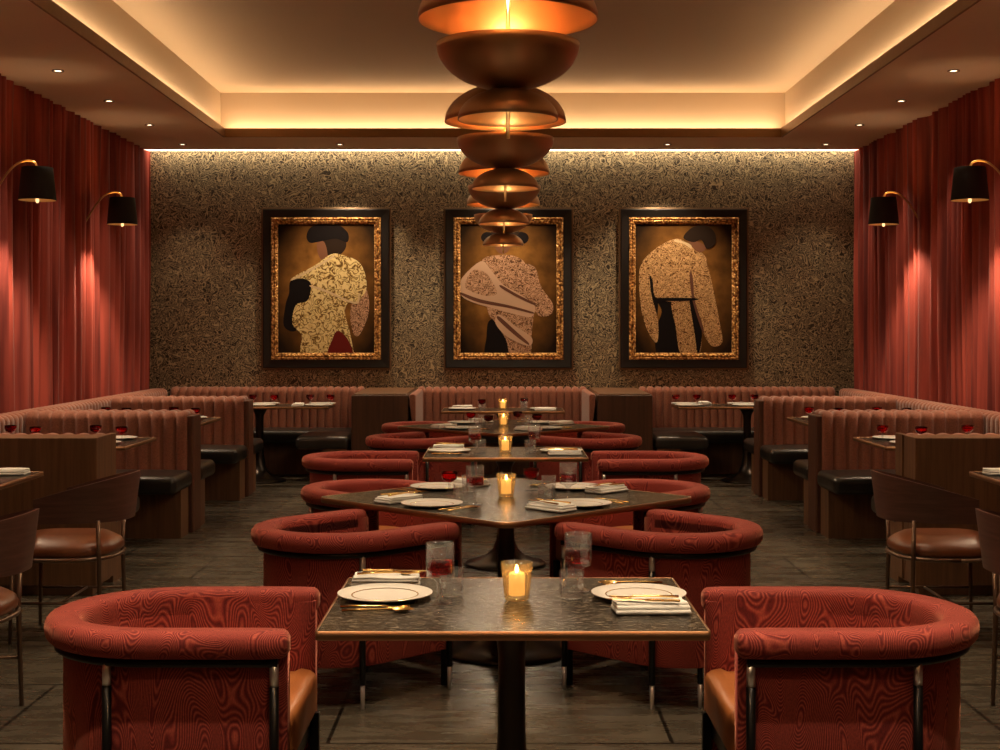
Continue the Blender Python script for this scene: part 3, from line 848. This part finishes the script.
# ------------------------------------------------------------------ chandeliers
def shell(b, R, depth, z_rim, up, c=(0, 0)):
    """thin bowl; up=True opens upwards (rim on top)"""
    th = .005; out = []; inn = []
    for k in range(13):
        a = pi/2*k/12; out.append((R*sin(a)+.001, depth*cos(a)))
        inn.append(((R-th)*sin(a)+.001, (depth-th)*cos(a)))
    prof = out+list(reversed(inn)); sg = -1 if up else 1
    prof = [(r, z_rim+sg*z) for r, z in prof]
    mis = [0]*(len(out))+[1]*(len(inn)-1)
    b.lathe(prof, 56, (c[0], c[1], 0), 0, mis)
ZTOP = RZ
def make_chand():
    t = empty('chandelier')
    zA, zB, zBb, zC, zE = H+1.182, H+1.091, H+.92, H+.806, H+.735
    MB().tube([(0, 0, zE), (0, 0, ZTOP-.02)], .008, 12).build('rod', 'brass', t)
    MB().lathe([(0, ZTOP-.03), (.06, ZTOP-.03), (.065, ZTOP-.025), (.065, ZTOP), (0, ZTOP)], 32).build('ceiling_rose', 'bronze', t)
    b = MB(); shell(b, .342, .215, zA, False); b.build('upper_dome', ['shell', 'dome'], t)
    b = MB(); shell(b, .272, .172, zB, True); b.build('bowl', ['shell', 'dome'], t)
    b = MB(); shell(b, .19, .118, zC, False); b.build('lower_dome', ['shell', 'dome'], t)
    MB().lathe([(0.008, zA+.09), (.014, zA+.09), (.016, zA+.10), (.016, zA+.18), (.012, zA+.19), (.008, zA+.19)], 20).build('bulb', 'bulb', t)
    MB().lathe([(0.008, zC+.045), (.014, zC+.045), (.015, zC+.05), (.015, zC+.09), (.008, zC+.095)], 20).build('bulb', 'bulb', t)
    return t
P_ch = Proto(make_chand)
order = ['above the viewer', 'nearest in view', 'second from the camera', 'third from the camera', 'farthest, before the middle painting']
for k in range(5):
    y = 5.2+2.52*(k-1); zA = H+1.182; zC = H+.806
    P_ch.put((.03, y, 0), 0, 'bronze chandelier of stacked domes and bowl, '+order[k], 'chandelier', 'row of bronze dome chandeliers')
    point('chandelier_upper_light', (.03, y-.06, zA+.06), 10, (1, .80, .54), .04)
    point('chandelier_lower_light', (.03, y-.03, zC+.05), 11, (1, .78, .50), .02)
    spot('chandelier_table_light', (.03, y-.03, zC+.0), (10, 24, 15, 15, 18)[k], WARM, 150, .5, .03)

# ------------------------------------------------------------------ downlights
def make_dl():
    t = empty('downlight')
    MB().lathe([(.030, -.001), (.044, -.001), (.048, -.006), (.046, -.010), (.032, -.008), (.030, -.001)], 28).build('trim_ring', 'ring', t)
    MB().lathe([(0, -.0025), (.030, -.0025), (.030, -.0015)], 20).build('lens', 'lens', t)
    return t
P_dl = Proto(make_dl)
E_SIDE = 34
rows = ['farthest', 'second farthest', 'third farthest', 'fourth farthest', 'fifth farthest', 'sixth farthest', 'seventh farthest', 'eighth farthest', 'ninth farthest']
for s, sd in ((-1, 'left'), (1, 'right')):
    for k in range(9):
        y = 14.80-1.39*k; x = s*3.475+.045
        P_dl.put((x, y, ZC), 0, 'small recessed ceiling downlight, %s in the %s row' % (rows[k], sd), 'downlight', 'recessed downlights over the side aisles')
        spot('downlight_beam', (x, y, ZC-.03), E_SIDE if y > 5 else 12, WARM, 80, .8, .03)
    x = s*1.77+.04
    P_dl.put((x, 14.80, ZC), 0, 'small recessed downlight before the back wall, %s of the chandeliers' % sd, 'downlight', 'recessed downlights over the side aisles')
    spot('downlight_beam', (x, 14.80, ZC-.03), 95, WARM, 100, .7, .03)
    for k, y in enumerate((2.9, 4.1, 5.6, 7.0, 8.4, 9.6)):  # downlights added out of view to light the tables from above
        P_dl.put((s*1.05+.03, y, RZ), 0, 'unseen added downlight in the tray ceiling, number %s from the viewer on the %s' % (['one', 'two', 'three', 'four', 'five', 'six'][k], sd), 'downlight', 'unseen downlights added in the tray ceiling')
        spot('downlight_beam', (s*1.05+.03, y, RZ-.03), 220 if k < 2 else 95, WARM, 54, .9, .04)

P_dl.put((.04, 14.80, ZC), 0, 'small recessed downlight in front of the middle painting', 'downlight', 'recessed downlights over the side aisles')
spot('downlight_beam', (.04, 14.80, ZC-.03), 95, WARM, 100, .7, .03)

# ------------------------------------------------------------------ wall lamps (arm reaches along +X from the wall)
def make_lamp(s):
    def mk():
        t = empty('wall_lamp')
        # local origin on the curtain face, lamp hangs at s*-.37 inwards
        pts = [(s*.04, 0, 2.50), (0, 0, 2.56), (-s*.06, 0, 2.66), (-s*.14, 0, 2.785), (-s*.22, 0, 2.86), (-s*.30, 0, 2.885), (-s*.36, 0, 2.865), (-s*.375, 0, 2.80)]
        MB().tube(crom(pts, 5, False), .0085, 10).build('arm', 'brass', t)
        MB().lathe([(0, 2.46), (.022, 2.465), (.024, 2.50), (.020, 2.53), (0, 2.535)], 20, (s*.055, 0, 0)).build('wall_mount', 'brass', t)
        c_ = (-s*.375, 0, 0)
        sh = MB().lathe([(.118, 2.83), (.143, 2.575), (.141, 2.575), (.116, 2.83)], 40, c_, 0, [0, 0, 1]).build('lamp_shade', ['shade', 'shadein'], t)
        MB().lathe([(0, 2.605), (.137, 2.605), (.137, 2.600), (.02, 2.600), (.012, 2.585), (.014, 2.57), (.008, 2.555), (0, 2.553)], 32, c_).build('diffuser', 'diffglow', sh)
        MB().lathe([(0, 2.67), (.02, 2.675), (.03, 2.70), (.025, 2.73), (.012, 2.76), (.012, 2.80), (0, 2.80)], 16, c_).build('bulb', 'bulb', t)
        return t
    return mk
for s, sd in ((-1, 'left'), (1, 'right')):
    pr = Proto(make_lamp(s)); xc = s*4.003+.028
    for y, nm in ((8.15, 'nearest the camera'), (10.66, 'nearer of the two in view'), (13.06, 'farther of the two in view')):
        pr.put((xc, y, 0), 0, 'black-shaded brass wall lamp on the %s curtain, %s' % (sd, nm), 'lamp', 'black shaded wall lamps')
        x = xc-s*.375
        spot('wall_lamp_down_light', (x, y, 2.55), 62, WARM, 115, .6, .04)
        spot('wall_lamp_up_light', (x, y, 2.80), 1.5, WARM, 80, .6, .04, (pi, 0, 0))

# ------------------------------------------------------------------ paintings
def frame_ring(b, w, h, x1, prof, mi=0, bumps=0):
    """mitred frame: w,h outer size; prof (inset, protrusion towards -Y)"""
    cor = [(-1, -1), (1, -1), (1, 1), (-1, 1)]
    for e_ in range(4):
        a = cor[e_]; c_ = cor[(e_+1) % 4]; L = w if a[1] == c_[1] else h
        n = max(1, int(L/bumps)*4) if bumps else 1
        def fn(u, v):
            j = round(v*(len(prof)-1)); ins, y = prof[j]
            p = (a[0]*(w/2-ins), a[1]*(h/2-ins)); q = (c_[0]*(w/2-ins), c_[1]*(h/2-ins))
            k = 0
            if bumps and 0 < j < len(prof)-1: k = -.007*abs(sin(u*n/4*pi+ j*.6))
            return (p[0]+(q[0]-p[0])*u, y+k, p[1]+(q[1]-p[1])*u)
        b.grid(fn, n, len(prof)-1, mi, False)
def painting(cxp, figs, label):
    """figs: [(material, [(px,py)...])] in the 600x750 detail frame"""
    s_ = 89.25; W, Hh = 1.455, 1.82; X = (cxp-500)/s_; Z = H+(332-288.5)/s_
    t = empty('framed_painting', (X, 15.40, Z))
    b = MB(); frame_ring(b, W, Hh, 0, [(0, 0), (0, -.03), (.014, -.036), (.02, -.03)]); b.build('outer_rim', 'rim', t)
    b = MB(); frame_ring(b, W-.04, Hh-.04, 0, [(0, 0), (0, -.045), (.01, -.05), (.10, -.042), (.11, -.03)]); b.build('frame', 'frameblack', t)
    b = MB(); frame_ring(b, W-.225, Hh-.225, 0, [(0, -.02), (0, -.05), (.018, -.062), (.03, -.045), (.045, -.058), (.062, -.046), (.075, -.034), (.078, -.02)], 0, .034); b.build('gilt_moulding', 'gilt', t)
    cw, chh = W-.225-.15, Hh-.225-.15
    mats = ['canvas']; b = MB().add([(-cw/2, -.026, -chh/2), (cw/2, -.026, -chh/2), (cw/2, -.026, chh/2), (-cw/2, -.026, chh/2)], [(0, 1, 2, 3)], 0, False)
    for k, (mt, pts, sm) in enumerate(figs):
        if mt not in mats: mats.append(mt)
        P = crom([tuple(map(float, p)) for p in pts], 5) if sm else pts
        vs = []
        for px, py in P:
            x = max(-cw/2, min(cw/2, (px-300)/4.286/s_)); zz = max(-chh/2, min(chh/2, -(py-379)/4.286/s_))
            vs.append((x, -.0265-.0006*k, zz))
        b.add(vs, [tuple(range(len(vs)))], mats.index(mt), False)
    b.build('canvas', mats, t, 0, False)
    return tag(t, label, 'painting', 'three framed bullfighter paintings')
def blob(x, y, rx, ry): return [(x+rx*cos(2*pi*k/8), y+ry*sin(2*pi*k/8)) for k in range(8)]
F1 = [('ink', [(150, 345), (230, 345), (260, 420), (210, 480), (170, 560), (118, 540), (125, 450), (140, 400)], 1),
      ('embrose', [(455, 360), (482, 420), (478, 500), (440, 580), (412, 560), (405, 460)], 1),
      ('hair', [(280, 165), (370, 165), (385, 200), (355, 235), (300, 232)], 1),
      ('skin', [(262, 180), (290, 178), (305, 225), (300, 255), (275, 250), (262, 215)], 1),
      ('ink', [(215, 155), (235, 115), (290, 100), (350, 105), (393, 140), (390, 180), (340, 165), (270, 178), (230, 182)], 1),
      ('embgold', [(150, 335), (250, 280), (320, 232), (370, 235), (440, 265), (470, 330), (468, 395), (425, 440), (395, 440), (380, 480), (400, 560), (418, 650), (420, 668), (205, 668), (195, 580), (155, 530), (170, 450), (220, 430), (235, 360), (200, 335)], 1),
      ('wine', [(350, 560), (395, 600), (410, 668), (310, 668), (325, 600)], 1),
      ('pale', [(235, 365), (300, 385), (420, 436), (440, 400), (444, 410), (425, 446), (300, 395), (236, 374)], 1),
      ('pale', [(152, 338), (240, 290), (325, 240), (330, 246), (245, 298), (165, 340)], 1)]
F2 = [('ink', blob(210, 160, 28, 24), 1), ('ink', blob(355, 162, 32, 26), 1), ('hair', blob(285, 140, 60, 32), 1), ('skin', blob(275, 190, 34, 40), 1),
      ('ink', [(215, 520), (260, 510), (300, 560), (320, 668), (205, 668), (205, 590)], 1),
      ('embrose', [(370, 280), (415, 290), (440, 370), (490, 445), (480, 490), (430, 495), (400, 440), (370, 370)], 1),
      ('embrose', [(180, 270), (270, 235), (340, 245), (375, 280), (380, 360), (410, 450), (400, 560), (390, 668), (310, 668), (290, 600), (240, 520), (210, 470)], 1),
      ('pink', [(92, 345), (180, 262), (225, 300), (275, 360), (345, 400), (410, 450), (400, 500), (330, 490), (220, 460), (140, 435), (95, 405)], 1),
      ('embrose', [(150, 300), (200, 310), (230, 350), (250, 400), (200, 410), (120, 380), (120, 340)], 1),
      ('pink2', [(95, 395), (180, 425), (300, 450), (400, 478), (400, 486), (300, 462), (170, 438), (94, 404)], 1),
      ('pink2', [(270, 365), (340, 405), (410, 440), (410, 450), (338, 416), (268, 376)], 1),
      ('pink', [(260, 490), (330, 540), (400, 590), (385, 625), (300, 590), (245, 530)], 1),
      ('pink2', [(262, 500), (330, 560), (385, 610), (380, 618), (322, 575), (254, 512)], 1)]
F3 = [('ink', [(190, 430), (260, 425), (270, 560), (290, 668), (190, 668), (180, 560), (205, 480)], 1),
      ('embtan', [(250, 430), (340, 425), (375, 540), (365, 668), (290, 668), (265, 540)], 1),
      ('ink', [(325, 430), (345, 430), (378, 560), (362, 660), (345, 560)], 1),
      ('ink', [(135, 290), (165, 300), (190, 430), (180, 560), (190, 610), (160, 590), (140, 480), (130, 380)], 1),
      ('embtan', [(130, 270), (150, 300), (160, 400), (190, 520), (185, 610), (150, 570), (120, 480), (108, 360), (112, 290)], 1),
      ('embtan', [(125, 260), (190, 200), (270, 165), (330, 195), (395, 245), (390, 330), (345, 425), (190, 425), (165, 340), (135, 290)], 1),
      ('embtan', [(335, 270), (375, 240), (405, 290), (430, 400), (455, 530), (465, 610), (420, 625), (380, 560), (340, 440), (325, 340)], 1),
      ('pink2', [(330, 300), (340, 340), (348, 430), (385, 550), (378, 560), (340, 440), (326, 340)], 1),
      ('ink', [(190, 420), (345, 420), (345, 430), (190, 432)], 1),
      ('skin', [(320, 175), (365, 180), (395, 200), (380, 220), (350, 215)], 1),
      ('pale', [(265, 168), (320, 185), (335, 200), (328, 206), (300, 188), (262, 178)], 1),
      ('hair', [(298, 160), (335, 118), (390, 108), (430, 135), (438, 180), (415, 205), (395, 205), (375, 170), (340, 180)], 1)]
painting(326, F1, 'painting of a bullfighter in a gold cape and black hat, left of three')
painting(508.5, F2, 'painting of a bullfighter wrapped in a rose cape, behind the chandeliers')
painting(684, F3, 'painting of a bareheaded bullfighter seen from behind in an embroidered jacket')
